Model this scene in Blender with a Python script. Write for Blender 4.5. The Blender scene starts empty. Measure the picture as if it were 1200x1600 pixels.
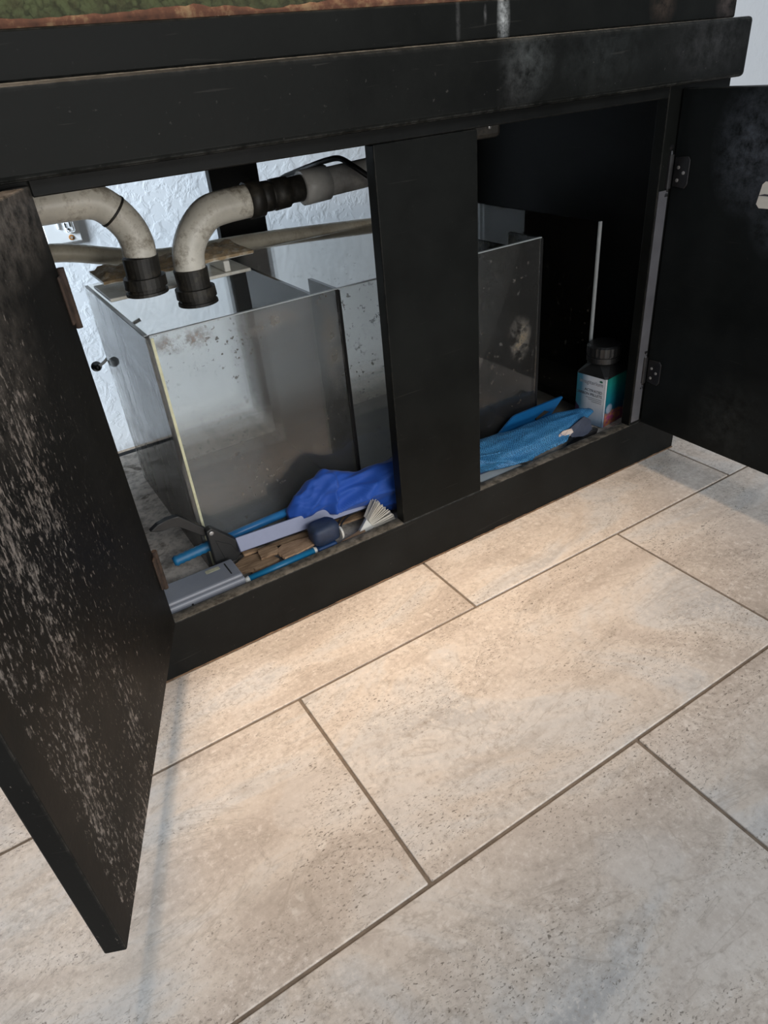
import bpy, bmesh, math, random
from mathutils import Vector, Matrix, noise

random.seed(7)
SC = bpy.context.scene
COL = SC.collection

# ------------------------------------------------------------------ camera
cam_data = bpy.data.cameras.new('camera')
cam = bpy.data.objects.new('camera', cam_data)
COL.objects.link(cam)
RX = Vector((0.84138036, -0.53383909, -0.08423129))
DN = Vector((-0.35215724, -0.42332502, -0.83473421))
FW = Vector((0.40995654, 0.73199164, -0.54417266))
rot = Matrix((RX, -DN, -FW)).transposed()
cam.matrix_world = Matrix.Translation((-0.1954, -0.7734, 0.7046)) @ rot.to_4x4()
cam_data.sensor_fit = 'HORIZONTAL'
cam_data.sensor_width = 36.0
cam_data.lens = 1074.8 / 1200 * 36.0
cam_data.clip_start = 0.02
SC.camera = cam

# ------------------------------------------------------------------ world, lamps, exposure
world = bpy.data.worlds.new('room_daylight')
SC.world = world
world.use_nodes = True
bg = world.node_tree.nodes['Background']
bg.inputs[0].default_value = (0.80, 0.89, 1.0, 1)
bg.inputs[1].default_value = 0.36

def area(name, loc, target, sx, sy, power, color, spread=math.pi):
    l = bpy.data.lights.new(name, 'AREA')
    l.shape = 'RECTANGLE'; l.size = sx; l.size_y = sy
    l.energy = power; l.color = color; l.spread = spread
    o = bpy.data.objects.new(name, l); COL.objects.link(o)
    o.location = loc
    d = Vector(target) - Vector(loc)
    o.rotation_euler = d.to_track_quat('-Z', 'Y').to_euler()
    return o
# daylight from a window at the left behind the stand, grazing the back wall
area('window_daylight', (-1.6, 0.42, 1.35), (0.50, 0.80, 0.36), 0.4, 0.9, 18, (0.78, 0.89, 1.0), math.radians(52))
# broad soft daylight fill, added in front to brighten the cabinet interior
area('front_fill', (0.4, -2.9, 1.95), (0.3, 0.0, 0.2), 2.2, 0.7, 36, (0.93, 0.96, 1.0))
# added fill lamp, low enough to reach the pipes and hose inside
area('low_front_fill', (0.2, -2.9, 0.5), (0.2, 0.2, 0.35), 2.4, 0.7, 30, (1.0, 0.97, 0.92))
# warm ceiling strip lamp over the front of the stand
lamp = area('ceiling_strip_lamp', (0.20, -0.12, 2.3), (0.20, -0.12, 0), 0.95, 0.05, 1.7, (1.0, 0.77, 0.56), math.radians(24))

vs = SC.view_settings
vs.view_transform = 'Standard'; vs.look = 'None'; vs.gamma = 1.0; vs.exposure = 0.0
vs.use_curve_mapping = False
SC.cycles.use_denoising = True
SC.cycles.max_bounces = 10
SC.cycles.transparent_max_bounces = 24
SC.cycles.transmission_bounces = 10
SC.cycles.glossy_bounces = 4
SC.cycles.caustics_reflective = False
SC.cycles.caustics_refractive = False

# ------------------------------------------------------------------ object helpers
def link(name, bm, mat, parent=None, smooth=False, loc=(0, 0, 0), rz=0.0):
    me = bpy.data.meshes.new(name)
    bmesh.ops.recalc_face_normals(bm, faces=bm.faces)
    bm.to_mesh(me); bm.free()
    if smooth:
        for p in me.polygons: p.use_smooth = True
    if isinstance(mat, (list, tuple)):
        for m in mat: me.materials.append(m)
    elif mat: me.materials.append(mat)
    o = bpy.data.objects.new(name, me)
    COL.objects.link(o)
    o.location = loc; o.rotation_euler = (0, 0, rz)
    if parent: o.parent = parent
    return o

def tag(o, label=None, cat=None, group=None, kind=None):
    if label: o['label'] = label
    if cat: o['category'] = cat
    if group: o['group'] = group
    if kind: o['kind'] = kind
    return o

def thing(name, label, cat, loc=(0, 0, 0), rz=0.0, group=None):
    o = bpy.data.objects.new(name, None)
    o.empty_display_size = 0.02
    COL.objects.link(o); o.location = loc; o.rotation_euler = (0, 0, rz)
    return tag(o, label, cat, group)

def add_box(bm, a, b, bev=0.0, seg=1):
    r = bmesh.ops.create_cube(bm, size=1.0)
    vsn = r['verts']
    for v in vsn:
        v.co = Vector([(a[i] + b[i]) / 2 + v.co[i] * (b[i] - a[i]) for i in range(3)])
    if bev > 0:
        es = list({e for v in vsn for e in v.link_edges})
        bmesh.ops.bevel(bm, geom=es, offset=bev, segments=seg, affect='EDGES', profile=0.5)
    return bm

def box(a, b, bev=0.0, seg=1):
    return add_box(bmesh.new(), a, b, bev, seg)

def smooth_path(pts, n=6):
    pts = [Vector(p) for p in pts]
    if len(pts) < 3 or n < 2: return pts
    out = []
    for i in range(len(pts) - 1):
        p0 = pts[max(i - 1, 0)]; p1 = pts[i]; p2 = pts[i + 1]; p3 = pts[min(i + 2, len(pts) - 1)]
        for k in range(n):
            t = k / n
            out.append(0.5 * ((2 * p1) + (p2 - p0) * t + (2 * p0 - 5 * p1 + 4 * p2 - p3) * t * t + (-p0 + 3 * p1 - 3 * p2 + p3) * t ** 3))
    out.append(pts[-1])
    return out

def add_tube(bm, pts, radius, seg=16, caps=True, inner=None, jitter=0.0):
    """pts: centre line; radius: number or one per point; inner: bore radius at the last end"""
    pts = [Vector(p) for p in pts]
    rs = radius if isinstance(radius, (list, tuple)) else [radius] * len(pts)
    up = Vector((0, 0, 1)); rings = []
    t0 = (pts[1] - pts[0]).normalized()
    u = t0.cross(up)
    if u.length < 1e-3: u = t0.cross(Vector((1, 0, 0)))
    u.normalize()
    for i, p in enumerate(pts):
        if i == 0: t = pts[1] - pts[0]
        elif i == len(pts) - 1: t = pts[-1] - pts[-2]
        else: t = pts[i + 1] - pts[i - 1]
        t.normalize()
        u = (u - t * u.dot(t)).normalized(); w = t.cross(u)
        ring = []
        for k in range(seg):
            a = 2 * math.pi * k / seg
            d = u * math.cos(a) + w * math.sin(a)
            r = rs[i]
            if jitter: r += jitter * noise.noise((p + d * r) * 60)
            ring.append(bm.verts.new(p + d * r))
        rings.append(ring)
    for a, b in zip(rings, rings[1:]):
        for k in range(seg):
            bm.faces.new((a[k], a[(k + 1) % seg], b[(k + 1) % seg], b[k]))
    if caps:
        bm.faces.new(rings[0][::-1]); 
        if inner is None: bm.faces.new(rings[-1])
    return bm

def tube(pts, radius, seg=16, **k):
    return add_tube(bmesh.new(), pts, radius, seg, **k)

def add_poly(bm, pts, thick):
    """pts: outline in 3D; extruded by the vector thick"""
    th = Vector(thick)
    a = [bm.verts.new(Vector(p)) for p in pts]
    b = [bm.verts.new(Vector(p) + th) for p in pts]
    n = len(a)
    bm.faces.new(a); bm.faces.new(b[::-1])
    for i in range(n):
        bm.faces.new((a[i], b[i], b[(i + 1) % n], a[(i + 1) % n]))
    return bm

def poly(pts, thick, bev=0.0, seg=2):
    bm = add_poly(bmesh.new(), pts, thick)
    if bev:
        bmesh.ops.bevel(bm, geom=list(bm.edges), offset=bev, segments=seg, affect='EDGES', profile=0.5)
    return bm

def loft(stations, seg=40, sub=6, fold=0.0, freq=18.0, seed=0.0, twist=0.0, creases=()):
    """cloth bag: stations are (x, y, z, half height, half depth)"""
    st = []
    for i in range(len(stations) - 1):
        a = stations[max(i - 1, 0)]; b = stations[i]; c = stations[i + 1]; d = stations[min(i + 2, len(stations) - 1)]
        for k in range(sub):
            t = k / sub
            st.append([0.5 * (2 * b[j] + (c[j] - a[j]) * t + (2 * a[j] - 5 * b[j] + 4 * c[j] - d[j]) * t * t + (-a[j] + 3 * b[j] - 3 * c[j] + d[j]) * t ** 3) for j in range(5)])
    st.append(list(stations[-1]))
    bm = bmesh.new(); rings = []
    for i, (x, y, z, hz, hy) in enumerate(st):
        ring = []
        for k in range(seg):
            a = 2 * math.pi * k / seg
            s, c = math.sin(a), math.cos(a)
            p = Vector((x, y + c * hy, z + s * hz))
            q = Vector((x * freq * 0.55 + z * freq * twist, (p.y + p.z * 0.6) * freq * 1.7, p.z * freq * 0.9 + seed))
            n = noise.noise(q)
            ridge = 1 - abs(n) * 2.2
            p += Vector((0.15 * s, c, s)) * (fold * (ridge * 0.8 + 0.4 * noise.noise(q * 2.3)) * min(1.0, hz / 0.02))
            for (ax, az, bx, bz, w, h) in creases:
                ux, uz = bx - ax, bz - az; L2 = ux * ux + uz * uz
                t = max(0.0, min(1.0, ((p.x - ax) * ux + (p.z - az) * uz) / L2))
                dd = math.hypot(p.x - ax - ux * t, p.z - az - uz * t)
                side = (p.x - ax) * uz - (p.z - az) * ux
                p.y -= h * math.exp(-dd / (w if side > 0 else w * 0.35)) * max(0.0, -c * 0.7 + 0.5)
            ring.append(bm.verts.new(p))
        rings.append(ring)
    for a, b in zip(rings, rings[1:]):
        for k in range(seg):
            bm.faces.new((a[k], a[(k + 1) % seg], b[(k + 1) % seg], b[k]))
    bm.faces.new(rings[0][::-1]); bm.faces.new(rings[-1])
    return bm

# ------------------------------------------------------------------ material helpers
class Nodes:
    def __init__(self, name):
        self.m = bpy.data.materials.new(name); self.m.use_nodes = True
        self.t = self.m.node_tree; self.t.nodes.clear()
        self.out = self.t.nodes.new('ShaderNodeOutputMaterial')
    def n(self, typ, **kw):
        nd = self.t.nodes.new(typ)
        for k, v in kw.items():
            if k.startswith('_'): setattr(nd, k[1:], v)
            else:
                key = k.replace('__', ' ')
                self.put(nd, key, v)
        return nd
    def put(self, nd, key, v):
        s = nd.inputs[int(key[1:])] if key[0] == 'i' and key[1:].isdigit() else nd.inputs[key]
        if isinstance(v, bpy.types.NodeSocket): self.t.links.new(v, s)
        elif isinstance(v, bpy.types.Node): self.t.links.new(v.outputs[0], s)
        else:
            if isinstance(v, (tuple, list)) and len(v) == 3 and s.type == 'RGBA': v = (*v, 1)
            s.default_value = v
    def coord(self, scale=(1, 1, 1), kind='Object', loc=(0, 0, 0), rot=(0, 0, 0)):
        tc = self.n('ShaderNodeTexCoord')
        mp = self.n('ShaderNodeMapping', Vector=tc.outputs[kind], Scale=scale, Location=loc, Rotation=rot)
        return mp.outputs[0]
    def noise(self, vec, scale, detail=4, rough=0.6, dist=0.0):
        return self.n('ShaderNodeTexNoise', Vector=vec, Scale=scale, Detail=detail, Roughness=rough, Distortion=dist).outputs[0]
    def voro(self, vec, scale, feature='F1', rnd=1.0):
        nd = self.n('ShaderNodeTexVoronoi', _feature=feature, Vector=vec, Scale=scale, Randomness=rnd)
        return nd.outputs[0]
    def ramp(self, fac, *stops, interp='LINEAR'):
        nd = self.n('ShaderNodeValToRGB', Fac=fac)
        cr = nd.color_ramp; cr.interpolation = interp
        while len(cr.elements) < len(stops): cr.elements.new(0.5)
        for e, (p, c) in zip(cr.elements, stops):
            e.position = p
            e.color = (c, c, c, 1) if isinstance(c, (int, float)) else (*c, 1)
        return nd.outputs[0]
    def mix(self, fac, a, b, blend='MIX'):
        nd = self.n('ShaderNodeMix', _data_type='RGBA', _blend_type=blend)
        self.put(nd, 'i0', fac); self.put(nd, 'i6', a); self.put(nd, 'i7', b)
        return nd.outputs[2]
    def math(self, op, a, b=0.0, c=0.0, clamp=False):
        nd = self.n('ShaderNodeMath', _operation=op, _use_clamp=clamp)
        self.put(nd, 'i0', a); self.put(nd, 'i1', b)
        if op in ('MULTIPLY_ADD', 'SMOOTH_MIN', 'COMPARE'): self.put(nd, 'i2', c)
        return nd.outputs[0]
    def edges(self, radius, lo=0.02, hi=0.2):
        """1 near a real edge of the geometry (for worn paint)"""
        bv = self.n('ShaderNodeBevel', _samples=4, Radius=radius)
        g = self.n('ShaderNodeNewGeometry')
        d = self.n('ShaderNodeVectorMath', _operation='DOT_PRODUCT', i0=bv.outputs[0], i1=g.outputs['Normal'])
        inv = self.math('SUBTRACT', 1.0, d.outputs['Value'])
        return self.n('ShaderNodeMapRange', _clamp=True, i0=inv, i1=lo, i2=hi).outputs[0]
    def blob(self, c, r, vec=None):
        """1 inside a soft ellipsoid (object space)"""
        tc = self.n('ShaderNodeTexCoord') if vec is None else None
        v = tc.outputs['Object'] if vec is None else vec
        s = self.n('ShaderNodeVectorMath', _operation='SUBTRACT', i0=v, i1=c)
        s = self.n('ShaderNodeVectorMath', _operation='DIVIDE', i0=s.outputs[0], i1=r)
        l = self.n('ShaderNodeVectorMath', _operation='LENGTH', i0=s.outputs[0])
        return self.n('ShaderNodeMapRange', _clamp=True, i0=l.outputs['Value'], i1=1.0, i2=0.0).outputs[0]
    def bump(self, h, strength=0.3, dist=0.002):
        return self.n('ShaderNodeBump', Strength=strength, Distance=dist, Height=h).outputs[0]
    def done(self, color, rough=0.5, normal=None, metal=0.0, spec=0.5, **kw):
        p = self.n('ShaderNodeBsdfPrincipled', Base__Color=color, Roughness=rough, Metallic=metal)
        p.inputs['Specular IOR Level'].default_value = spec
        if normal is not None: self.put(p, 'Normal', normal)
        for k, v in kw.items(): self.put(p, k.replace('__', ' '), v)
        self.t.links.new(p.outputs[0], self.out.inputs[0])
        return self.m
    def surface(self, sh):
        self.t.links.new(sh if isinstance(sh, bpy.types.NodeSocket) else sh.outputs[0], self.out.inputs[0])
        return self.m

def black_paint(name, wear=0.5, base=(0.0052, 0.0057, 0.0052), spots=(), scuff=None, rough=0.42, edge_r=0.0025, edge_col=(0.16, 0.145, 0.125), dust=0.0):
    N = Nodes(name)
    v = N.coord()
    cloud = N.noise(v, 7, 5, 0.65)
    col = N.mix(N.ramp(cloud, (0.35, 0.0), (0.75, 1.0)), base, tuple(c * 1.9 for c in base))
    fine = N.noise(v, 160, 3, 0.6)
    speck = N.ramp(fine, (0.68, 0.0), (0.76, 1.0))
    col = N.mix(N.math('MULTIPLY', speck, 0.25 * wear), col, (0.16, 0.15, 0.14))
    # hairline scratches
    hv = N.coord(scale=(5, 5, 120), rot=(0.5, 0.7, 0.2))
    hair = N.ramp(N.noise(hv, 2.2, 2, 0.5, 0.6), (0.70, 0.0), (0.74, 1.0))
    col = N.mix(N.math('MULTIPLY', hair, 0.05 * wear), col, (0.30, 0.28, 0.25))
    for (c, r, colr, amt) in spots:
        b = N.blob(c, r)
        pat = N.ramp(N.noise(v, 45, 5, 0.75), (0.36, 0.0), (0.64, 1.0))
        col = N.mix(N.math('MULTIPLY', N.math('MULTIPLY', b, pat), amt, clamp=True), col, colr)
    if scuff is not None:
        col = scuff(N, v, col)
    if dust:
        gn = N.n('ShaderNodeNewGeometry'); sn = N.n('ShaderNodeSeparateXYZ', Vector=gn.outputs['True Normal'])
        dm = N.math('MULTIPLY', N.ramp(sn.outputs[2], (0.80, 0.0), (0.95, 1.0)), N.ramp(N.noise(v, 60, 5, 0.7), (0.38, 0.2), (0.62, 1.0)))
        col = N.mix(N.math('MULTIPLY', dm, dust), col, (0.15, 0.145, 0.13))
    e = N.edges(edge_r)
    en = N.ramp(N.noise(v, 55, 5, 0.7), (0.42, 0.0), (0.62, 1.0))
    col = N.mix(N.math('MULTIPLY', N.math('MULTIPLY', e, en), 0.85 * wear, clamp=True), col, edge_col)
    rg = N.ramp(cloud, (0.3, rough - 0.08), (0.8, rough + 0.14))
    return N.done(col, rg, N.bump(fine, 0.12, 0.001), spec=0.08)

def door_scuffs(N, v, col):
    """abraded paint on the inside of the left door: short upright nicks, denser towards the free edge"""
    sv = N.coord(scale=(1.0, 1.0, 0.42), rot=(0, 0.14, 0))
    nick = N.noise(sv, 230, 4, 0.7)
    nick2 = N.noise(sv, 95, 5, 0.8)
    area_ = N.noise(N.coord(scale=(1, 1, 0.55), loc=(0.3, 0, 0.12)), 11, 3, 0.6)
    sx = N.n('ShaderNodeSeparateXYZ', Vector=v)
    # object X runs 0 (hinge) .. 0.42 (free edge); scuffs stop 25 mm before the free edge
    ramp_x = N.ramp(N.math('DIVIDE', sx.outputs[0], 0.42), (0.0, 0.18), (0.30, 0.42), (0.55, 0.9), (0.90, 1.0), (0.935, 0.9), (0.945, 0.0))
    dens = N.math('MULTIPLY', N.ramp(area_, (0.30, 0.25), (0.65, 1.0)), ramp_x)
    th = N.math('MULTIPLY_ADD', dens, -0.20, 0.685)
    hit = N.n('ShaderNodeMapRange', _clamp=True, i0=nick, i1=th, i2=N.math('ADD', th, 0.07)).outputs[0]
    th2 = N.math('MULTIPLY_ADD', dens, -0.22, 0.70)
    hit2 = N.n('ShaderNodeMapRange', _clamp=True, i0=nick2, i1=th2, i2=N.math('ADD', th2, 0.12)).outputs[0]
    face = N.n('ShaderNodeNewGeometry')
    tint = N.mix(N.noise(v, 9, 2), (0.25, 0.195, 0.16), (0.30, 0.28, 0.255))
    col = N.mix(N.math('MULTIPLY', hit2, 0.5), col, tint)
    return N.mix(N.math('MULTIPLY', hit, 0.8), col, tint)

def simple(name, color, rough=0.5, var=0.25, scale=40, metal=0.0, spec=0.5, bump=0.08, dirt=None, dirt_amt=0.5, dirt_scale=18, **kw):
    N = Nodes(name); v = N.coord()
    n1 = N.noise(v, scale, 5, 0.65)
    dark = tuple(c * (1 - var) for c in color); lite = tuple(min(1, c * (1 + var * 0.6)) for c in color)
    col = N.mix(N.ramp(n1, (0.3, 0.0), (0.7, 1.0)), dark, lite)
    if dirt:
        d = N.ramp(N.noise(v, dirt_scale, 6, 0.75), (0.50, 0.0), (0.66, 1.0))
        col = N.mix(N.math('MULTIPLY', d, dirt_amt), col, dirt)
    return N.done(col, rough, N.bump(n1, bump, 0.001), metal=metal, spec=spec, **kw)

def glass(name, tint=(0.965, 0.96, 0.945), haze=0.15, haze_col=(0.55, 0.56, 0.54), blur=0.25, blur_rough=0.25, spots=0.5, streaks=0.0, spec_rough=0.02, stain=None, ior=1.45):
    """old aquarium glass: clear and slightly blurring film, mineral haze, brown spots"""
    N = Nodes(name); v = N.coord()
    clear = N.n('ShaderNodeBsdfTransparent', Color=tint)
    film = N.n('ShaderNodeBsdfRefraction', Color=tint, Roughness=blur_rough, IOR=1.12)
    body = N.n('ShaderNodeMixShader', Fac=blur, i1=clear.outputs[0], i2=film.outputs[0])
    h1 = N.noise(N.coord(scale=(1, 1, 0.5)), 9, 6, 0.7)
    hz = N.math('MULTIPLY', N.ramp(h1, (0.25, 0.35), (0.8, 1.0)), haze)
    if streaks:
        s = N.ramp(N.noise(N.coord(scale=(1.6, 1.6, 0.22), rot=(0.16, 0, 0)), 26, 6, 0.75, 0.5), (0.46, 0.0), (0.60, 1.0))
        hz = N.math('MAXIMUM', hz, N.math('MULTIPLY', s, streaks))
        hcol = N.mix(s, haze_col, (0.20, 0.19, 0.17))
    else:
        hcol = haze_col
    sp = N.ramp(N.noise(v, 105, 3, 0.55), (0.64, 0.0), (0.665, 1.0))
    reg = N.ramp(N.noise(v, 8, 2), (0.42, 0.0), (0.62, 1.0))
    sp = N.math('MULTIPLY', N.math('MULTIPLY', sp, reg), spots)
    hcol = N.mix(sp, hcol, (0.06, 0.045, 0.03))
    fac = N.math('MAXIMUM', hz, sp)
    if stain is not None:
        for (c, r, colr, amt) in stain:
            b = N.blob(c, r)
            pat = N.ramp(N.noise(v, 40, 5, 0.75), (0.40, 0.0), (0.60, 1.0))
            f = N.math('MULTIPLY', N.math('MULTIPLY', b, pat), amt, clamp=True)
            hcol = N.mix(f, hcol, colr); fac = N.math('MAXIMUM', fac, f)
    dif = N.n('ShaderNodeBsdfDiffuse', Color=hcol)
    trl = N.n('ShaderNodeBsdfTranslucent', Color=hcol)
    dirt = N.n('ShaderNodeMixShader', Fac=0.5, i1=dif.outputs[0], i2=trl.outputs[0])
    b2 = N.n('ShaderNodeMixShader', Fac=fac, i1=body.outputs[0], i2=dirt.outputs[0])
    fr = N.n('ShaderNodeFresnel', IOR=1.45)
    fr.inputs['IOR'].default_value = ior
    gl = N.n('ShaderNodeBsdfGlossy', Roughness=spec_rough)
    return N.surface(N.n('ShaderNodeMixShader', Fac=fr.outputs[0], i1=b2.outputs[0], i2=gl.outputs[0]))

M = {}
# --- floor tile: travertine look
def tile_material():
    N = Nodes('travertine_tile')
    tc = N.n('ShaderNodeTexCoord'); oi = N.n('ShaderNodeObjectInfo')
    off = N.n('ShaderNodeVectorMath', _operation='SCALE', i0=(17.3, 9.1, 5.7)); N.put(off, 'Scale', oi.outputs['Random'])
    base = N.n('ShaderNodeVectorMath', _operation='ADD', i0=tc.outputs['Object'], i1=off.outputs[0]).outputs[0]
    v = base
    mp = N.n('ShaderNodeMapping', Vector=base, Rotation=(0, 0, 0.35), Scale=(0.55, 1.25, 1)).outputs[0]
    big = N.noise(mp, 3.6, 6, 0.62, 1.1)
    mid = N.noise(mp, 11, 6, 0.7, 0.8)
    fine = N.noise(v, 130, 5, 0.75)
    col = N.ramp(big, (0.33, (0.47, 0.405, 0.345)), (0.43, (0.56, 0.485, 0.42)), (0.50, (0.65, 0.575, 0.50)), (0.57, (0.63, 0.60, 0.565)), (0.66, (0.48, 0.465, 0.45)))
    col = N.mix(N.ramp(mid, (0.36, 0.40), (0.48, 0.0)), col, (0.40, 0.345, 0.295))
    col = N.mix(N.ramp(mid, (0.53, 0.0), (0.66, 0.65)), col, (0.68, 0.62, 0.56))
    patch = N.ramp(N.noise(mp, 6.5, 4, 0.65, 0.6), (0.38, 0.45), (0.58, 1.0))
    col = N.mix(N.math('MULTIPLY', N.ramp(fine, (0.34, 0.65), (0.47, 0.0)), patch), col, (0.36, 0.305, 0.26))
    col = N.mix(N.math('MULTIPLY', N.ramp(fine, (0.53, 0.0), (0.64, 0.60)), patch), col, (0.80, 0.735, 0.67))
    # pale shell-like fragments with outlines
    sv = N.n('ShaderNodeVectorMath', _operation='ADD', i0=v, i1=N.n('ShaderNodeVectorMath', _operation='SCALE', i0=N.n('ShaderNodeTexNoise', Vector=v, Scale=22.0).outputs[1]).outputs[0])
    for nd in N.t.nodes:
        if nd.type == 'VECT_MATH' and nd.operation == 'SCALE' and nd is not off: nd.inputs['Scale'].default_value = 0.05
    cell = N.voro(sv.outputs[0], 34, 'F1')
    gate = N.ramp(N.noise(v, 14, 3, 0.6), (0.55, 0.0), (0.68, 1.0))
    shell = N.ramp(cell, (0.16, 1.0), (0.22, 0.0))
    col = N.mix(N.math('MULTIPLY', N.math('MULTIPLY', shell, gate), 0.6), col, (0.80, 0.74, 0.67))
    frag = N.n('ShaderNodeTexVoronoi', _feature='F1', Vector=sv.outputs[0], Scale=7.5, Randomness=1.0)
    fsel = N.n('ShaderNodeSeparateColor', i0=frag.outputs['Color'])
    fm = N.math('MULTIPLY', N.ramp(fsel.outputs[0], (0.72, 0.0), (0.74, 1.0)), N.ramp(frag.outputs['Distance'], (0.30, 1.0), (0.36, 0.0)))
    col = N.mix(N.math('MULTIPLY', fm, 0.38), col, (0.66, 0.62, 0.58))
    # thin meandering veins
    vein = N.noise(mp, 5.5, 5, 0.6, 2.2)
    vl = N.ramp(N.math('ABSOLUTE', N.math('SUBTRACT', vein, 0.5)), (0.0, 1.0), (0.012, 0.0))
    col = N.mix(N.math('MULTIPLY', vl, 0.30), col, (0.30, 0.25, 0.20))
    # dark pits
    pv = N.n('ShaderNodeMapping', Vector=base, Rotation=(0, 0, 0.5), Scale=(0.8, 1.5, 1)).outputs[0]
    pit = N.ramp(N.noise(pv, 250, 5, 0.72, 0.5), (0.575, 0.0), (0.615, 1.0))
    pgate = N.ramp(N.noise(mp, 9, 4, 0.7), (0.43, 0.0), (0.57, 1.0))
    pits = N.math('MULTIPLY', pit, pgate)
    col = N.mix(N.math('MULTIPLY', pits, 0.85), col, (0.15, 0.125, 0.10))
    h = N.math('SUBTRACT', N.math('MULTIPLY', fine, 0.5), pits)
    rg = N.ramp(mid, (0.3, 0.36), (0.7, 0.48))
    return N.done(col, rg, N.bump(h, 0.18, 0.0012), spec=0.4)
M['tile'] = tile_material()
M['grout'] = simple('grout', (0.21, 0.165, 0.125), 0.9, 0.3, 120, bump=0.3)

def wall_material():
    N = Nodes('wall_paint'); v = N.coord()
    o = N.noise(v, 42, 4, 0.55, 0.4)
    h = N.ramp(o, (0.44, 0.0), (0.60, 1.0))
    col = N.mix(N.noise(v, 3, 3), (0.77, 0.81, 0.85), (0.83, 0.86, 0.89))
    return N.done(col, 0.55, N.bump(h, 0.10, 0.005), spec=0.3)
M['wall'] = wall_material()

M['black'] = black_paint('black_painted_wood')
M['black_plain'] = black_paint('black_painted_board', 0.25, (0.0062, 0.0066, 0.0064))
M['header'] = black_paint('black_header_paint', 0.9, edge_r=0.006, edge_col=(0.20, 0.20, 0.185), dust=1.0, spots=[
    ((0.49, -0.02, 0.695), (0.05, 0.03, 0.05), (0.11, 0.12, 0.12), 0.5),
    ((0.47, -0.02, 0.66), (0.03, 0.03, 0.06), (0.07, 0.07, 0.07), 0.35),
    ((0.62, -0.02, 0.69), (0.12, 0.03, 0.05), (0.04, 0.045, 0.045), 0.4),
    ((0.84, -0.02, 0.69), (0.12, 0.03, 0.05), (0.05, 0.05, 0.052), 0.6)])
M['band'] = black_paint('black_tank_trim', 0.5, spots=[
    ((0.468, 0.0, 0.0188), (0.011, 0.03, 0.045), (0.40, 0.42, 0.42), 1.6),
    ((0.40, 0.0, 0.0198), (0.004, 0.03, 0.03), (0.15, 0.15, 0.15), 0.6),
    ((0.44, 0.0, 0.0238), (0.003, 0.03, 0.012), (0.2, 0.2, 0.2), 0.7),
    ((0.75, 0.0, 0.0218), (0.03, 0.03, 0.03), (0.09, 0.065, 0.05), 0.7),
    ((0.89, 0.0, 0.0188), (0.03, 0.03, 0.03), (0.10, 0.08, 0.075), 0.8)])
M['base'] = black_paint('black_base_paint', 0.9, (0.008, 0.0084, 0.008), edge_r=0.003, edge_col=(0.24, 0.225, 0.20), dust=0.75)
M['ldoor'] = black_paint('scuffed_door_paint', 0.9, (0.0075, 0.0074, 0.0068), scuff=door_scuffs, rough=0.5, spots=[((0.10, 0.0, 0.54), (0.20, 0.04, 0.07), (0.17, 0.15, 0.13), 1.1), ((0.22, 0.0, 0.46), (0.12, 0.04, 0.10), (0.12, 0.105, 0.09), 0.8)])
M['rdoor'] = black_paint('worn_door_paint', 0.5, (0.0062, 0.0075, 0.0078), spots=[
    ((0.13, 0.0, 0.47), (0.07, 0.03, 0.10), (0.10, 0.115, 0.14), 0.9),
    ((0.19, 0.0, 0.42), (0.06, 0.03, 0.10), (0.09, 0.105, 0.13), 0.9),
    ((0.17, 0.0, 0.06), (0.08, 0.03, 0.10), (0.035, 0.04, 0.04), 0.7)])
M['grey_sheen'] = simple('grey_painted_sheen', (0.105, 0.105, 0.115), 0.45, 0.25, 14)  # grey tone stands in for light reflected off the glossy stile

def shelf_material():
    N = Nodes('dirty_shelf_board'); v = N.coord()
    a = N.noise(v, 14, 5, 0.7, 0.6); b = N.noise(v, 55, 5, 0.7)
    col = N.ramp(a, (0.26, (0.06, 0.052, 0.045)), (0.36, (0.28, 0.24, 0.20)), (0.43, (0.60, 0.53, 0.46)), (0.75, (0.74, 0.67, 0.60)))
    col = N.mix(N.ramp(b, (0.35, 0.6), (0.55, 0.0)), col, (0.10, 0.085, 0.07))
    return N.done(col, 0.85, N.bump(b, 0.3, 0.002), spec=0.2)
M['shelf'] = shelf_material()

M['glass_front'] = glass('dirty_front_glass', haze=0.085, haze_col=(0.52, 0.50, 0.47), blur=0.4, blur_rough=0.25, spots=0.9, stain=[
    ((0.03, 0.115, 0.425), (0.05, 0.02, 0.02), (0.30, 0.17, 0.10), 1.3),
    ((0.15, 0.115, 0.42), (0.06, 0.02, 0.02), (0.22, 0.18, 0.13), 0.9),
    ((0.245, 0.115, 0.36), (0.025, 0.02, 0.11), (0.13, 0.11, 0.06), 0.7),
    ((0.61, 0.115, 0.28), (0.03, 0.02, 0.05), (0.36, 0.28, 0.17), 1.2)])
M['glass_left'] = glass('streaked_side_glass', haze=0.12, haze_col=(0.65, 0.65, 0.63), blur=0.4, blur_rough=0.30, spots=0.6, streaks=0.9)
M['glass_back'] = glass('hazy_back_glass', haze=0.05, blur=0.45, blur_rough=0.25, spots=0.4)
M['glass_end'] = glass('clear_end_glass', tint=(0.90, 0.92, 0.91), haze=0.05, haze_col=(0.30, 0.28, 0.24), blur=0.3, blur_rough=0.2, spots=0.9, ior=1.7)
M['glass_edge'] = simple('bright_glass_edge', (0.42, 0.44, 0.44), 0.3, 0.1)
M['divider'] = simple('smoked_acrylic', (0.010, 0.012, 0.012), 0.12, 0.4, 12, spec=0.5, dirt=(0.10, 0.09, 0.06), dirt_amt=0.4, dirt_scale=14, bump=0.02)
M['tab'] = simple('grey_acrylic_tab', (0.055, 0.06, 0.065), 0.25, 0.2, 20)
M['silicone'] = simple('yellowed_silicone', (0.62, 0.60, 0.40), 0.5, 0.2, 60)
M['black_silicone'] = simple('black_silicone', (0.008, 0.008, 0.008), 0.35, 0.3, 60)
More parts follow.
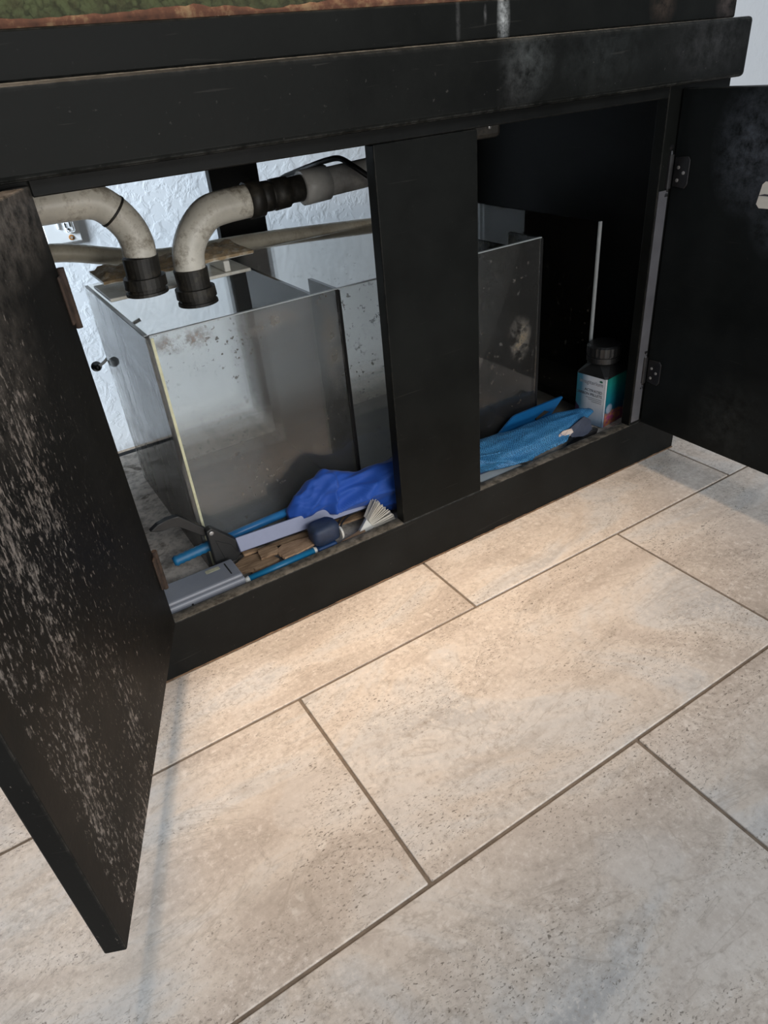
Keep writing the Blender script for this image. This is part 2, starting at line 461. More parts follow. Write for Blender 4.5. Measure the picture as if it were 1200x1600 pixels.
M['sump_floor'] = simple('wet_sump_floor', (0.115, 0.105, 0.09), 0.16, 0.5, 9, spec=0.5, dirt=(0.16, 0.13, 0.09), dirt_amt=0.6, dirt_scale=10, bump=0.03)
M['pvc'] = simple('grimy_white_pipe', (0.70, 0.66, 0.57), 0.38, 0.22, 22, dirt=(0.15, 0.11, 0.065), dirt_amt=0.9, dirt_scale=22)
M['pvc_clean'] = simple('grey_white_pipe', (0.60, 0.585, 0.55), 0.4, 0.2, 25, dirt=(0.2, 0.17, 0.12), dirt_amt=0.4)
M['fitting'] = simple('dirty_black_fitting', (0.016, 0.014, 0.011), 0.55, 0.5, 45, dirt=(0.06, 0.05, 0.035), dirt_amt=0.6, dirt_scale=60, bump=0.3)
M['hose'] = simple('aged_beige_hose', (0.74, 0.67, 0.53), 0.4, 0.2, 20, dirt=(0.45, 0.35, 0.22), dirt_amt=0.6, dirt_scale=30)
M['tray'] = simple('stained_white_acrylic', (0.82, 0.80, 0.72), 0.3, 0.12, 18, dirt=(0.36, 0.28, 0.16), dirt_amt=0.6, dirt_scale=16)
M['crust'] = simple('rusty_salt_crust', (0.46, 0.33, 0.19), 0.95, 0.5, 45, dirt=(0.72, 0.66, 0.54), dirt_amt=0.8, dirt_scale=40, bump=0.6)
M['cable'] = simple('black_cable', (0.010, 0.010, 0.011), 0.4, 0.2, 60)
M['outlet'] = simple('white_outlet_plastic', (0.80, 0.82, 0.83), 0.3, 0.05, 20)
M['slot'] = simple('dark_slot', (0.02, 0.02, 0.02), 0.6)
M['rust'] = simple('orange_rust', (0.42, 0.19, 0.05), 0.8, 0.5, 200)
M['rust_metal'] = simple('rusted_hinge_metal', (0.045, 0.027, 0.018), 0.9, 0.7, 60, dirt=(0.05, 0.035, 0.03), dirt_amt=0.7, bump=0.5)
M['hinge'] = simple('blackened_hinge_metal', (0.03, 0.03, 0.032), 0.4, 0.4, 40, metal=0.6)
M['screw'] = simple('steel_screw', (0.42, 0.42, 0.42), 0.35, 0.2, 60, metal=0.7)
M['grey_case'] = simple('grey_case_plastic', (0.26, 0.27, 0.305), 0.42, 0.1, 30, dirt=(0.25, 0.24, 0.23), dirt_amt=0.25, dirt_scale=60)
M['cream_label'] = simple('cream_label', (0.55, 0.52, 0.36), 0.6, 0.3, 120)
M['grab_black'] = simple('black_grip_plastic', (0.017, 0.017, 0.017), 0.5, 0.25, 90, bump=0.15)
M['lilac'] = simple('lilac_grey_metal', (0.22, 0.24, 0.36), 0.38, 0.1, 25, metal=0.0, spec=0.5)
M['blue_pole'] = simple('blue_coated_pole', (0.025, 0.17, 0.40), 0.3, 0.15, 30)
M['blue_grip'] = simple('blue_rubber_grip', (0.012, 0.14, 0.30), 0.45, 0.2, 60)
M['blue_stick'] = simple('blue_plastic_tube', (0.012, 0.17, 0.34), 0.35, 0.15, 60)
M['white'] = simple('white_plastic', (0.70, 0.68, 0.62), 0.4, 0.1, 30)
M['bristle'] = simple('off_white_bristle', (0.66, 0.61, 0.52), 0.7, 0.15, 60)
M['navy'] = simple('navy_rubber', (0.022, 0.036, 0.075), 0.55, 0.4, 40, dirt=(0.015, 0.02, 0.025), dirt_amt=0.8, bump=0.25)
M['navy_base'] = simple('royal_blue_plastic', (0.018, 0.06, 0.17), 0.5, 0.3, 40)
M['sheet'] = simple('cream_paper', (0.60, 0.50, 0.39), 0.8, 0.15, 30)

def wood_strip_material(name, c1, c2, scale):
    N = Nodes(name)
    v = N.coord(scale=scale)
    g = N.noise(v, 30, 5, 0.65, 0.5); b = N.noise(N.coord(), 12, 3)
    col = N.mix(N.ramp(g, (0.35, 0.0), (0.65, 1.0)), c1, c2)
    col = N.mix(N.ramp(b, (0.35, 0.5), (0.55, 0.0)), col, tuple(c * 0.35 for c in c1))
    return N.done(col, 0.8, N.bump(g, 0.5, 0.002), spec=0.25)
M['wood_a'] = wood_strip_material('brown_bark_wood', (0.19, 0.115, 0.065), (0.44, 0.29, 0.175), (1, 8, 8))
M['wood_b'] = wood_strip_material('tan_wood', (0.36, 0.22, 0.13), (0.52, 0.34, 0.21), (2, 6, 6))

def cloth_material():
    N = Nodes('royal_blue_cloth'); v = N.coord()
    a = N.noise(v, 16, 4)
    col = N.mix(a, (0.010, 0.055, 0.30), (0.020, 0.10, 0.46))
    return N.done(col, 0.62, N.bump(N.noise(v, 420, 2), 0.15, 0.0005), spec=0.3, Sheen__Weight=0.15)
M['cloth'] = cloth_material()

def mesh_material():
    N = Nodes('sky_blue_netting')
    v = N.coord(rot=(0.3, 0.5, 0.6))
    a = N.voro(v, 420, 'F1', 0.25)
    holes = N.ramp(a, (0.30, 0.0), (0.52, 1.0))
    col = N.mix(holes, (0.008, 0.06, 0.14), (0.05, 0.22, 0.42))
    big = N.noise(N.coord(), 14, 4)
    col = N.mix(N.ramp(big, (0.35, 0.55), (0.6, 0.0)), col, (0.02, 0.15, 0.36))
    p = N.n('ShaderNodeBsdfPrincipled', Base__Color=col, Roughness=0.6)
    N.put(p, 'Normal', N.bump(a, 0.3, 0.0006))
    tr = N.n('ShaderNodeBsdfTransparent', Color=(0.8, 0.9, 1.0))
    f = N.math('MULTIPLY', N.math('SUBTRACT', 1.0, holes), 0.35)
    return N.surface(N.n('ShaderNodeMixShader', Fac=f, i1=p.outputs[0], i2=tr.outputs[0]))
M['netting'] = mesh_material()

def scraper_material():
    N = Nodes('translucent_blue_plastic'); v = N.coord()
    col = N.mix(N.noise(v, 25, 4), (0.008, 0.12, 0.34), (0.02, 0.20, 0.48))
    d = N.n('ShaderNodeBsdfPrincipled', Base__Color=col, Roughness=0.3)
    t = N.n('ShaderNodeBsdfTranslucent', Color=col)
    return N.surface(N.n('ShaderNodeMixShader', Fac=0.35, i1=d.outputs[0], i2=t.outputs[0]))
M['scraper'] = scraper_material()
M['bottle'] = simple('black_bottle_plastic', (0.013, 0.013, 0.013), 0.38, 0.2, 60)
M['ink'] = simple('dark_ink', (0.05, 0.05, 0.06), 0.6)
M['ink_grey'] = simple('grey_ink', (0.22, 0.22, 0.24), 0.6)
M['green_ink'] = simple('green_ink', (0.02, 0.12, 0.07), 0.6)

# bottle label, object space: local x 0..w on each face, z 0..h
def label_white():
    N = Nodes('white_label_print'); v = N.coord()
    sx = N.n('ShaderNodeSeparateXYZ', Vector=v)
    # local Y runs from the printed edge (0) to the far corner (0.075)
    t = N.math('DIVIDE', sx.outputs[1], 0.075)
    col = N.ramp(t, (0.0, (0.72, 0.72, 0.74)), (0.50, (0.58, 0.62, 0.68)), (0.72, (0.05, 0.16, 0.24)), (1.0, (0.01, 0.16, 0.18)))
    z = N.math('DIVIDE', sx.outputs[2], 0.10)
    zz = N.math('ADD', z, N.math('MULTIPLY', N.noise(N.coord(scale=(1, 60, 1)), 1.0, 2), 0.3))
    col = N.mix(N.ramp(zz, (0.18, 0.75), (0.62, 0.0)), col, (0.10, 0.24, 0.42))
    b = N.blob((0, 0.064, 0.02), (0.02, 0.016, 0.03))
    col = N.mix(N.ramp(N.math('ADD', b, N.math('MULTIPLY', N.noise(v, 120, 4), 0.5)), (0.62, 0.0), (0.68, 1.0)), col, (0.03, 0.02, 0.045))
    return N.done(col, 0.4, spec=0.4)
def label_teal():
    N = Nodes('teal_label_print'); v = N.coord()
    sx = N.n('ShaderNodeSeparateXYZ', Vector=v)
    z = N.math('DIVIDE', sx.outputs[2], 0.10)
    col = N.ramp(z, (0.25, (0.008, 0.07, 0.14)), (0.55, (0.008, 0.16, 0.22)), (0.85, (0.01, 0.20, 0.18)), (1.0, (0.012, 0.16, 0.13)))
    n1 = N.noise(v, 55, 4, 0.7)
    low = N.math('ADD', z, N.math('MULTIPLY', n1, 0.25))
    coral = N.mix(N.ramp(N.noise(v, 90, 3), (0.42, 0.0), (0.58, 1.0)), (0.30, 0.06, 0.16), (0.50, 0.20, 0.08))
    col = N.mix(N.ramp(low, (0.36, 1.0), (0.42, 0.0)), col, coral)
    b = N.blob((0.016, 0, 0.036), (0.013, 0.02, 0.012))
    col = N.mix(N.ramp(b, (0.1, 0.0), (0.4, 0.8)), col, (0.36, 0.42, 0.52))
    return N.done(col, 0.4, spec=0.4)
M['label_white'] = label_white(); M['label_teal'] = label_teal()

# ------------------------------------------------------------------ room shell
TL, TW, GR = 0.6096, 0.3048, 0.0042
YA = -0.1403                                   # first joint line in front of the stand
flo = link('floor', box((-2.6, -2.6, -0.03), (3.4, 0.80, -0.0022)), M['grout'])
tag(flo, kind='structure')
def tile_mesh(w, d):
    bm = box((0, 0, -0.010), (w, d, 0.0), 0.0012, 2)
    return bm
proto_tile = None
rows = range(-8, 4)
for r in rows:
    y0 = YA + r * TW
    ph = 0.0 if r % 2 else 0.3029
    if r == -1: ph = 0.0
    for c in range(-5, 6):
        x0 = ph + c * TL
        if x0 < -2.6 or x0 + TL > 3.4: continue
        if y0 + TW > 0.8:
            continue
        if proto_tile is None:
            t = link('tile', tile_mesh(TL - GR, TW - GR), M['tile'], flo)
            proto_tile = t
        else:
            t = proto_tile.copy(); COL.objects.link(t); t.parent = flo
        t.location = (x0 + GR / 2 + random.uniform(-.0004, .0004), y0 + GR / 2, random.uniform(-0.0005, 0.0003))
wb = link('wall_back', box((-2.6, 0.8, -0.0022), (3.4, 0.92, 2.6)), M['wall'])
tag(wb, kind='structure')

# ------------------------------------------------------------------ aquarium stand
stand = thing('aquarium_stand', 'worn black painted wooden cabinet with both front doors swung open', 'cabinet')
XL, XR, YB = -0.226, 0.925, 0.622
link('base_rail', box((XL, 0, 0.001), (XR, 0.021, 0.093), 0.0018, 2), M['base'], stand)
cs = bmesh.new()
for i in range(96):
    x = XL + i * (XR - XL) / 96; h = 0.0026 + 0.0016 * noise.noise(Vector((x * 40, 0, 3)))
    add_box(cs, (x, -0.0016, 0.0003), (x + (XR - XL) / 96 - 0.0001, -0.0001, max(0.0012, h)))
M['bare_edge'] = simple('bare_wood_edge', (0.20, 0.125, 0.075), 0.8, 0.6, 40, dirt=(0.03, 0.025, 0.02), dirt_amt=0.9, dirt_scale=14)
link('chipped_edge', cs, M['bare_edge'], stand)['label'] = 'chipped brown lower edge of the base rail'
link('header_board', box((-0.232, -0.02, 0.6425), (0.928, -0.0005, 0.718), 0.006, 3), M['header'], stand)
link('top_rail', box((XL + 0.122, 0.0, 0.627), (0.785, 0.02, 0.712), 0.0012), M['black_plain'], stand)
link('center_stile', box((0.272, 0.0, 0.0935), (0.427, 0.02, 0.6265), 0.0015, 2), M['black'], stand)
rs = link('right_stile', box((0.785, 0.0, 0.0935), (XR, 0.02, 0.712), 0.0015, 2), M['black'], stand)
link('left_stile', box((XL, 0.0, 0.0935), (-0.104, 0.02, 0.712), 0.0015, 2), M['black'], stand)
link('side_panel', box((0.905, 0.021, 0.001), (XR, YB - 0.02, 0.712)), M['black_plain'], stand)
link('side_panel', box((XL, 0.021, 0.001), (XL + 0.02, YB - 0.02, 0.712)), M['black_plain'], stand)
for a, b in ((0.276, 0.374), (0.827, XR), (XL, XL + 0.098)):
    link('back_post', box((a, YB - 0.02, 0.0745), (b, YB, 0.64), 0.001), M['black_plain'], stand)
link('back_rail', box((XL, YB - 0.02, 0.641), (XR, YB, 0.712), 0.001), M['black_plain'], stand)
link('back_rail', box((XL, YB - 0.02, 0.001), (XR, YB, 0.0735), 0.001), M['black_plain'], stand)
link('bottom_shelf', box((XL + 0.0205, 0.0215, 0.058), (0.9045, YB - 0.0205, 0.075)), M['shelf'], stand)
link('top_board', box((XL + 0.0, 0.0005, 0.7125), (XR - 0.0, YB, 0.7178)), M['black_plain'], stand)
link('stile_sheen', box((0.7875, -0.0012, 0.10), (0.8085, -0.0001, 0.50)), M['grey_sheen'], stand)['label'] = 'grey strip of painted sheen on the right stile'  # thin strip carrying the painted reflection, lower part of the stile only

# left door: hinge at (-0.104,0); local X runs to the free edge, local -Y is the outside
LD = thing('left_door', None, None); LD.parent = stand
LD.location = (-0.104, -0.002, 0.093); LD.rotation_euler = (0, 0, math.atan2(-0.385, -0.167))
DW = 0.4185
bm = box((0.0, -0.019, 0.0), (DW, 0.0, 0.545), 0.0015, 2)
link('door_panel', bm, M['ldoor'], LD)
for z in (0.440, 0.092):
    bm = box((0.003, 0.0001, z - 0.024), (0.013, 0.0030, z + 0.024), 0.0012, 1)
    add_tube(bm, [(0.000, 0.0030, z - 0.030), (0.000, 0.0030, z + 0.030)], 0.0036, 10)
    link('hinge', bm, M['rust_metal'], LD)['label'] = 'rusted hinge on the door edge'
# right door
RD = thing('right_door', None, None); RD.parent = stand
RD.location = (0.8115, -0.0025, 0.0945); RD.rotation_euler = (0, 0, math.radians(-91.0))
link('door_panel', box((0.0, 0.0, 0.0), (0.372, 0.019, 0.5425), 0.0015, 2), M['rdoor'], RD)
for z in (0.432, 0.105):
    out = [(0.004, z - 0.021), (0.026, z - 0.023), (0.031, z - 0.017), (0.031, z + 0.017), (0.027, z + 0.022), (0.004, z + 0.020)]
    bm = poly([(x, -0.0002, zz) for x, zz in out], (0, -0.0022, 0), 0.0006, 1)
    add_tube(bm, [(-0.002, -0.0055, z - 0.024), (-0.002, -0.0055, z + 0.024)], 0.0052, 12)
    for s in (-1, 1):
        add_tube(bm, [(-0.002, -0.0055, z + s * 0.024), (-0.002, -0.0055, z + s * 0.029)], [0.0035, 0.0022], 10)
        add_tube(bm, [(-0.007, -0.007, z + s * 0.030), (-0.001, -0.007, z + s * 0.036)], [0.0045, 0.0035], 8)
    hg = link('hinge', bm, M['hinge'], RD)
    for sx_, sz_ in ((0.012, 0.006), (0.022, -0.001), (0.012, -0.012)):
        link('screw', tube([(sx_, -0.0023, z + sz_), (sx_, -0.0032, z + sz_), (sx_, -0.0036, z + sz_)], [0.0026, 0.0026, 0.0016], 10), M['screw'], hg)
st = link('sticker', poly([(0.150, -0.0002, 0.398), (0.154, -0.0002, 0.424), (0.158, -0.0002, 0.428), (0.187, -0.0002, 0.428), (0.187, -0.0002, 0.394), (0.155, -0.0002, 0.393)], (0, -0.0006, 0)), M['white'], RD)
st['label'] = 'torn white sticker'
link('tear_mark', poly([(0.150, -0.0009, 0.409), (0.160, -0.0009, 0.412), (0.187, -0.0009, 0.411), (0.187, -0.0009, 0.409), (0.162, -0.0009, 0.4095)], (0, -0.0003, 0)), M['ink'], st)

# ------------------------------------------------------------------ aquarium on top of the stand
aq = thing('aquarium', 'glass fish tank with algae stained base standing on the black cabinet', 'aquarium', (0, 0, 0.7182))
link('bottom_trim', box((-0.225, 0.0, 0.0), (0.910, 0.60, 0.038), 0.002, 2), M['band'], aq)
M['tank_glass'] = glass('algae_filmed_tank_glass', tint=(0.86, 0.92, 0.84), haze=0.28, haze_col=(0.24, 0.225, 0.12), blur=0.2, spots=0.2)
link('front_pane', box((-0.219, 0.004, 0.0385), (0.905, 0.013, 0.46)), M['tank_glass'], aq)
link('back_pane', box((-0.219, 0.588, 0.0385), (0.905, 0.596, 0.46)), M['tank_glass'], aq)
link('side_pane', box((-0.219, 0.0135, 0.0385), (-0.210, 0.5875, 0.46)), M['tank_glass'], aq)
link('side_pane', box((0.896, 0.0135, 0.0385), (0.905, 0.5875, 0.46)), M['tank_glass'], aq)
def gravel_material():
    N = Nodes('algae_gravel'); v = N.coord()
    a = N.noise(v, 7, 4, 0.6, 0.5); b = N.noise(v, 60, 4)
    sx = N.n('ShaderNodeSeparateXYZ', Vector=v)
    t = N.math('ADD', N.math('MULTIPLY', sx.outputs[0], 1.0), N.math('MULTIPLY', a, 0.35))
    col = N.ramp(t, (0.0, (0.36, 0.34, 0.19)), (0.36, (0.42, 0.38, 0.21)), (0.46, (0.56, 0.37, 0.22)), (0.8, (0.62, 0.36, 0.24)))
    col = N.mix(N.ramp(b, (0.40, 0.7), (0.55, 0.0)), col, (0.13, 0.05, 0.025))
    return N.done(col, 0.7, spec=0.4)
M['gravel'] = gravel_material()
bm = bmesh.new()
add_box(bm, (-0.208, 0.030, 0.039), (0.894, 0.585, 0.078))
rg = random.Random(3)
for i in range(1600):
    x = rg.uniform(-0.20, 0.886); y = 0.0185 + rg.random() ** 2 * 0.03; z = 0.042 + rg.random() * 0.034 * (0.55 + 0.45 * (x > 0.12))
    s = rg.uniform(0.0025, 0.005)
    r_ = bmesh.ops.create_icosphere(bm, subdivisions=1, radius=1.0)
    mm = Matrix.Translation((x, y + s * 0.2, z)) @ Matrix.Rotation(rg.random() * 6, 4, 'Y') @ Matrix.Diagonal((s * 1.3, min(s * .6, y - 0.0145), s, 1))
    bmesh.ops.transform(bm, matrix=mm, verts=r_['verts'])
def murk():
    N = Nodes('murky_water'); v = N.coord()
    c = N.mix(N.ramp(N.noise(v, 5, 4), (0.35, 0.0), (0.65, 1.0)), (0.26, 0.25, 0.13), (0.38, 0.35, 0.20))
    d = N.n('ShaderNodeBsdfDiffuse', Color=c); t = N.n('ShaderNodeBsdfTransparent', Color=(0.8, 0.85, 0.7))
    return N.surface(N.n('ShaderNodeMixShader', Fac=0.18, i1=d.outputs[0], i2=t.outputs[0]))
link('murky_water', box((-0.2085, 0.052, 0.0785), (0.8945, 0.585, 0.40)), murk(), aq)
g_ = link('gravel', bm, M['gravel'], aq); g_['kind'] = 'stuff'
N_ = simple('rusty_algae_crust', (0.13, 0.05, 0.025), 0.85, 0.7, 40, dirt=(0.26, 0.18, 0.09), dirt_amt=0.8, dirt_scale=40)
bm = bmesh.new()
prev = None
for i in range(141):
    x = -0.215 + i * 0.0078
    h = 0.0425 + 0.011 * max(0.0, noise.noise(Vector((x * 9, 3.1, 0))) + 0.35) + 0.003 * noise.noise(Vector((x * 60, 0, 1)))
    a = bm.verts.new((x, 0.0032, 0.0384)); b = bm.verts.new((x, 0.0036, h)); c = bm.verts.new((x, 0.0024, 0.0384 + (h - 0.0384) * 0.5))
    if prev:
        bm.faces.new((prev[0], a, c, prev[2])); bm.faces.new((prev[2], c, b, prev[1]))
    prev = (a, b, c)
link('algae_crust', bm, N_, aq, True)

# ------------------------------------------------------------------ sump tank inside the stand
SX0, SX1, SY0, SY1, SZ0, SZ1 = -0.0165, 0.657, 0.115, 0.475, 0.0755, 0.441
sump = thing('sump_tank', 'dirty open glass sump tank with dividers standing inside the black cabinet', 'tank', (SX0, SY0, SZ0))
def sp(name, a, b, mat, bev=0.0):
    o = link(name, box(a, b, bev), mat)
    o.parent = sump; o.matrix_parent_inverse = Matrix.Translation((-SX0, -SY0, -SZ0))
    return o
G = 0.006
sp('bottom_pane', (SX0, SY0, SZ0), (SX1 + 0.001, SY1, SZ0 + G), M['sump_floor'])
sp('bottom_pane', (SX1 + 0.001, SY0 + 0.0075, SZ0), (0.803, SY1, SZ0 + G), M['sump_floor'])
sp('front_pane', (SX0 + G, SY0, SZ0 + G), (SX1 - 0.003, SY0 + G, SZ1), M['glass_front'])
sp('back_pane', (SX0 + G, SY1 - G, SZ0 + G), (0.797, SY1, SZ1), M['glass_back'])
sp('left_pane', (SX0, SY0, SZ0 + G), (SX0 + G, SY1, SZ1), M['glass_left'])
sp('end_pane', (0.797, SY0 + 0.0115, SZ0 + G), (0.803, SY1, SZ1), M['glass_end'])
sp('end_pane_edge', (0.797, SY0 + 0.0078, SZ0 + G), (0.803, SY0 + 0.011, SZ1), M['glass_edge'])['label'] = 'bright cut front edge of the end pane'
sp('silicone_bead', (SX0 + G, SY0 - 0.0012, SZ0 + 0.002), (SX0 + G + 0.004, SY0 - 0.0002, SZ1 - 0.002), M['silicone'], 0.0004)['label'] = 'yellowed silicone bead on the front left corner'
sp('pane_rim', (SX0 + G, SY0 + 0.0005, SZ1 + 0.0002), (SX1 - 0.003, SY0 + G - 0.0005, SZ1 + 0.0012), M['glass_edge'])
sp('pane_rim', (SX0 + 0.0005, SY0 + G, SZ1 + 0.0002), (SX0 + G - 0.0005, SY1 - G, SZ1 + 0.0012), M['glass_edge'])
# dividers: lower main sheet with a raised front tab
for x, tabdepth in ((0.262, 0.085), (0.652, 0.075)):
    ya, yb = SY0 + G + 0.001, SY1 - G - 0.001
    pts = [(x, ya, SZ0 + G), (x, yb, SZ0 + G), (x, yb, 0.4165), (x, ya + tabdepth, 0.4165), (x, ya + tabdepth, 0.4405), (x, ya, 0.4405)]
    bm = poly(pts, (0.006, 0, 0))
    o = link('divider', bm, M['divider']); o.parent = sump; o.matrix_parent_inverse = Matrix.Translation((-SX0, -SY0, -SZ0))
    sp('divider_seam', (x - 0.001, SY0 - 0.001, SZ0 + 0.002), (x + 0.004, SY0 - 0.0001, SZ1 - 0.001), M['black_silicone'])
# white bracing tray at the back left with crusted upper plate
TRY = thing('filter_tray', 'white stained acrylic tray with brown crust at the back of the glass sump', 'tray', (-0.008, 0.32, 0.4425))
def tp(name, bm, mat, smooth=False):
    o = link(name, bm, mat, None, smooth); o.parent = TRY; o.matrix_parent_inverse = Matrix.Translation((0.008, -0.32, -0.4425)); return o
tp('lower_plate', box((-0.0085, 0.322, 0.4425), (0.218, 0.43, 0.4475), 0.0008), M['tray'])
tp('post', box((0.040, 0.326, 0.448), (0.052, 0.40, 0.4645), 0.001), M['tray'])
tp('post', box((0.176, 0.326, 0.448), (0.186, 0.40, 0.4645), 0.001), M['tray'])
tp('upper_plate', box((-0.0085, 0.335, 0.465), (0.232, 0.43, 0.470), 0.0008), M['tray'])
bm = bmesh.new(); nx, ny = 44, 12; grid = []
for i in range(nx):
    row = []
    for j in range(ny):
        x = -0.0085 + i * 0.2405 / (nx - 1); y = 0.333 + j * 0.095 / (ny - 1)
        e = min(1.0, min(j, ny - 1 - j) / 2.0) * min(1.0, min(i, nx - 1 - i) / 2.0)
        h = 0.0004 + e * (0.006 + 0.006 * noise.noise(Vector((x * 30, y * 30, 0))) + 0.004 * noise.noise(Vector((x * 90, y * 90, 4))))
        row.append(bm.verts.new((x, y + 0.0, 0.4702 + max(0.0003, h))))
    grid.append(row)
for i in range(nx - 1):
    for j in range(ny - 1):
        bm.faces.new((grid[i][j], grid[i + 1][j], grid[i + 1][j + 1], grid[i][j + 1]))
for i in range(nx - 1):   # crust hanging over the front lip
    x0 = grid[i][0].co.x; x1 = grid[i + 1][0].co.x
    d0 = 0.0035 + 0.003 * noise.noise(Vector((x0 * 70, 1, 1))); d1 = 0.0035 + 0.003 * noise.noise(Vector((x1 * 70, 1, 1)))
    bm.faces.new((grid[i][0], bm.verts.new((x0, 0.3330, 0.4702 - d0)), bm.verts.new((x1, 0.3330, 0.4702 - d1)), grid[i + 1][0]))
bmesh.ops.remove_doubles(bm, verts=bm.verts, dist=0.00005)
tp('salt_crust', bm, M['crust'])

# ------------------------------------------------------------------ plumbing
def drain_fitting(parent, c, tilt=(0, 0)):
    """black threaded bulkhead end, open at the bottom; c = centre of the top"""
    x, y, z = c; tx, ty = tilt
    prof = [(0.0, 0.0245), (-0.026, 0.0235), (-0.0262, 0.029), (-0.040, 0.0295), (-0.0402, 0.026), (-0.0455, 0.026), (-0.0457, 0.029), (-0.0495, 0.0295), (-0.050, 0.026), (-0.047, 0.0225), (-0.012, 0.0205)]
    pts = [(x + tx * p[0], y + ty * p[0], z + p[0]) for p in prof]
    bm = bmesh.new(); rings = []
    for (px, py, pz), (_, r) in zip(pts, prof):
        rings.append([bm.verts.new((px + r * math.cos(2 * math.pi * k / 28), py + r * math.sin(2 * math.pi * k / 28), pz)) for k in range(28)])
    for a, b in zip(rings, rings[1:]):
        for k in range(28): bm.faces.new((a[k], a[(k + 1) % 28], b[(k + 1) % 28], b[k]))
    bm.faces.new(rings[0]); bm.faces.new(rings[-1])
    return link('drain_fitting', bm, M['fitting'], parent)

PY = 0.25
p1 = thing('drain_pipe', 'grimy white drain pipe bending down beside the open left door', 'pipe', (-0.05, PY, 0.59))
def pp(root, name, bm, mat, smooth=True):
    o = link(name, bm, mat, None, smooth); o.parent = root; o.matrix_parent_inverse = Matrix.Translation(-root.location); return o
R0 = 0.0225
path = smooth_path([(-0.20, PY, 0.5915), (-0.12, PY, 0.5915), (-0.045, PY, 0.591), (-0.008, PY, 0.588), (0.014, PY, 0.573), (0.030, PY, 0.550), (0.0355, PY, 0.528), (0.0345, PY, 0.512)], 6)
pp(p1, 'pipe_elbow', tube(path, R0, 24), M['pvc'])
for i in (8, 24):
    a, b = path[i], path[i + 1]
    pp(p1, 'joint_ring', tube([a, a + (b - a).normalized() * 0.003], R0 + 0.0008, 24), M['fitting'])
f = drain_fitting(None, (0.0345, PY, 0.511), (0.05, 0)); f.parent = p1; f.matrix_parent_inverse = Matrix.Translation(-p1.location)
for q in ((0.006, 0.608), (0.040, 0.567)):
    pp(p1, 'mould_nub', box((q[0] - 0.003, PY - 0.003, q[1] - 0.003), (q[0] + 0.003, PY + 0.003, q[1] + 0.003), 0.0008), M['pvc'], False)

p2 = thing('drain_pipe', 'grimy white drain pipe in the middle running right to a white coupling', 'pipe', (0.2, PY, 0.55))
path = smooth_path([(0.207, PY, 0.5555), (0.165, PY, 0.5535), (0.140, PY, 0.548), (0.118, PY, 0.530), (0.104, PY, 0.508), (0.100, PY, 0.490), (0.0995, PY, 0.482)], 6)
pp(p2, 'pipe_elbow', tube(path, R0, 24), M['pvc'])
f = drain_fitting(None, (0.0995, PY, 0.4815), (-0.02, 0)); f.parent = p2; f.matrix_parent_inverse = Matrix.Translation(-p2.location)
pp(p2, 'clamp_ring', tube([(0.203, PY, 0.5555), (0.2035, PY, 0.5555), (0.224, PY, 0.557), (0.2245, PY, 0.557)], [0.021, 0.0255, 0.0255, 0.021], 24), M['fitting'])
pp(p2, 'barb_adapter', tube([(0.222, PY, 0.557), (0.240, PY, 0.558), (0.2405, PY, 0.558), (0.244, PY, 0.558), (0.2445, PY, 0.558), (0.268, PY, 0.5585), (0.2685, PY, 0.5585), (0.275, PY, 0.559), (0.300, PY, 0.560)], [0.0205, 0.0205, 0.018, 0.018, 0.0215, 0.0215, 0.019, 0.0185, 0.0185], 22, jitter=0.002), M['fitting'])
pp(p2, 'coupling', tube([(0.292, PY, 0.5595), (0.293, PY, 0.5595), (0.335, PY, 0.5618), (0.336, PY, 0.5618)], [0.0215, 0.0245, 0.0245, 0.0205], 24), M['pvc_clean'])
pp(p2, 'pipe', tube([(0.33, PY, 0.5615), (0.42, PY, 0.5656), (0.49, PY, 0.569)], 0.0205, 24), M['pvc_clean'])
for q in ((0.118, 0.556), (0.078 + 0.004, 0.489)):
    pp(p2, 'mould_nub', box((q[0] - 0.003, PY - 0.003, q[1] - 0.003), (q[0] + 0.003, PY + 0.003, q[1] + 0.003), 0.0008), M['pvc'], False)

hp = smooth_path([(-0.18, 0.50, 0.500), (-0.10, 0.50, 0.498), (-0.03, 0.50, 0.4925), (0.04, 0.50, 0.474), (0.10, 0.50, 0.459), (0.17, 0.50, 0.4525), (0.25, 0.50, 0.4515), (0.36, 0.50, 0.447), (0.56, 0.50, 0.4335), (0.70, 0.50, 0.425)], 5)
tag(link('return_hose', tube(hp, 0.0145, 18), M['hose'], None, True), 'long aged beige hose sagging behind the drain pipes above the sump', 'hose')
cp = smooth_path([(0.255, 0.650, 0.405), (0.2883, 0.655, 0.4337), (0.3276, 0.66, 0.4642), (0.384, 0.66, 0.4976), (0.3696, 0.5000, 0.5442), (0.3528, 0.4000, 0.5637), (0.3426, 0.3100, 0.5800), (0.3500, 0.2700, 0.5885), (0.3600, 0.2450, 0.5910), (0.3700, 0.2220, 0.5800), (0.3830, 0.2120, 0.5680), (0.4021, 0.2070, 0.5521), (0.4550, 0.2070, 0.5054)], 6)
tag(link('power_cable', tube(cp, 0.0042, 10), M['cable'], None, True), 'black cable arching over the white pipe coupling', 'cable')
pb = thing('pump_fitting', 'black plastic fitting hanging under the top of the right opening', 'fitting', (0.50, 0.12, 0.61))
bm = box((0.455, 0.095, 0.602), (0.547, 0.15, 0.7115), 0.006, 2); pp(pb, 'body', bm, M['fitting'], False)
pp(pb, 'down_pipe', tube([(0.492, 0.122, 0.601), (0.492, 0.122, 0.50), (0.492, 0.122, 0.45)], 0.021, 18), M['fitting'])
pp(pb, 'screw', tube([(0.524, 0.0945, 0.617), (0.524, 0.0925, 0.617)], 0.003, 10), M['screw'])

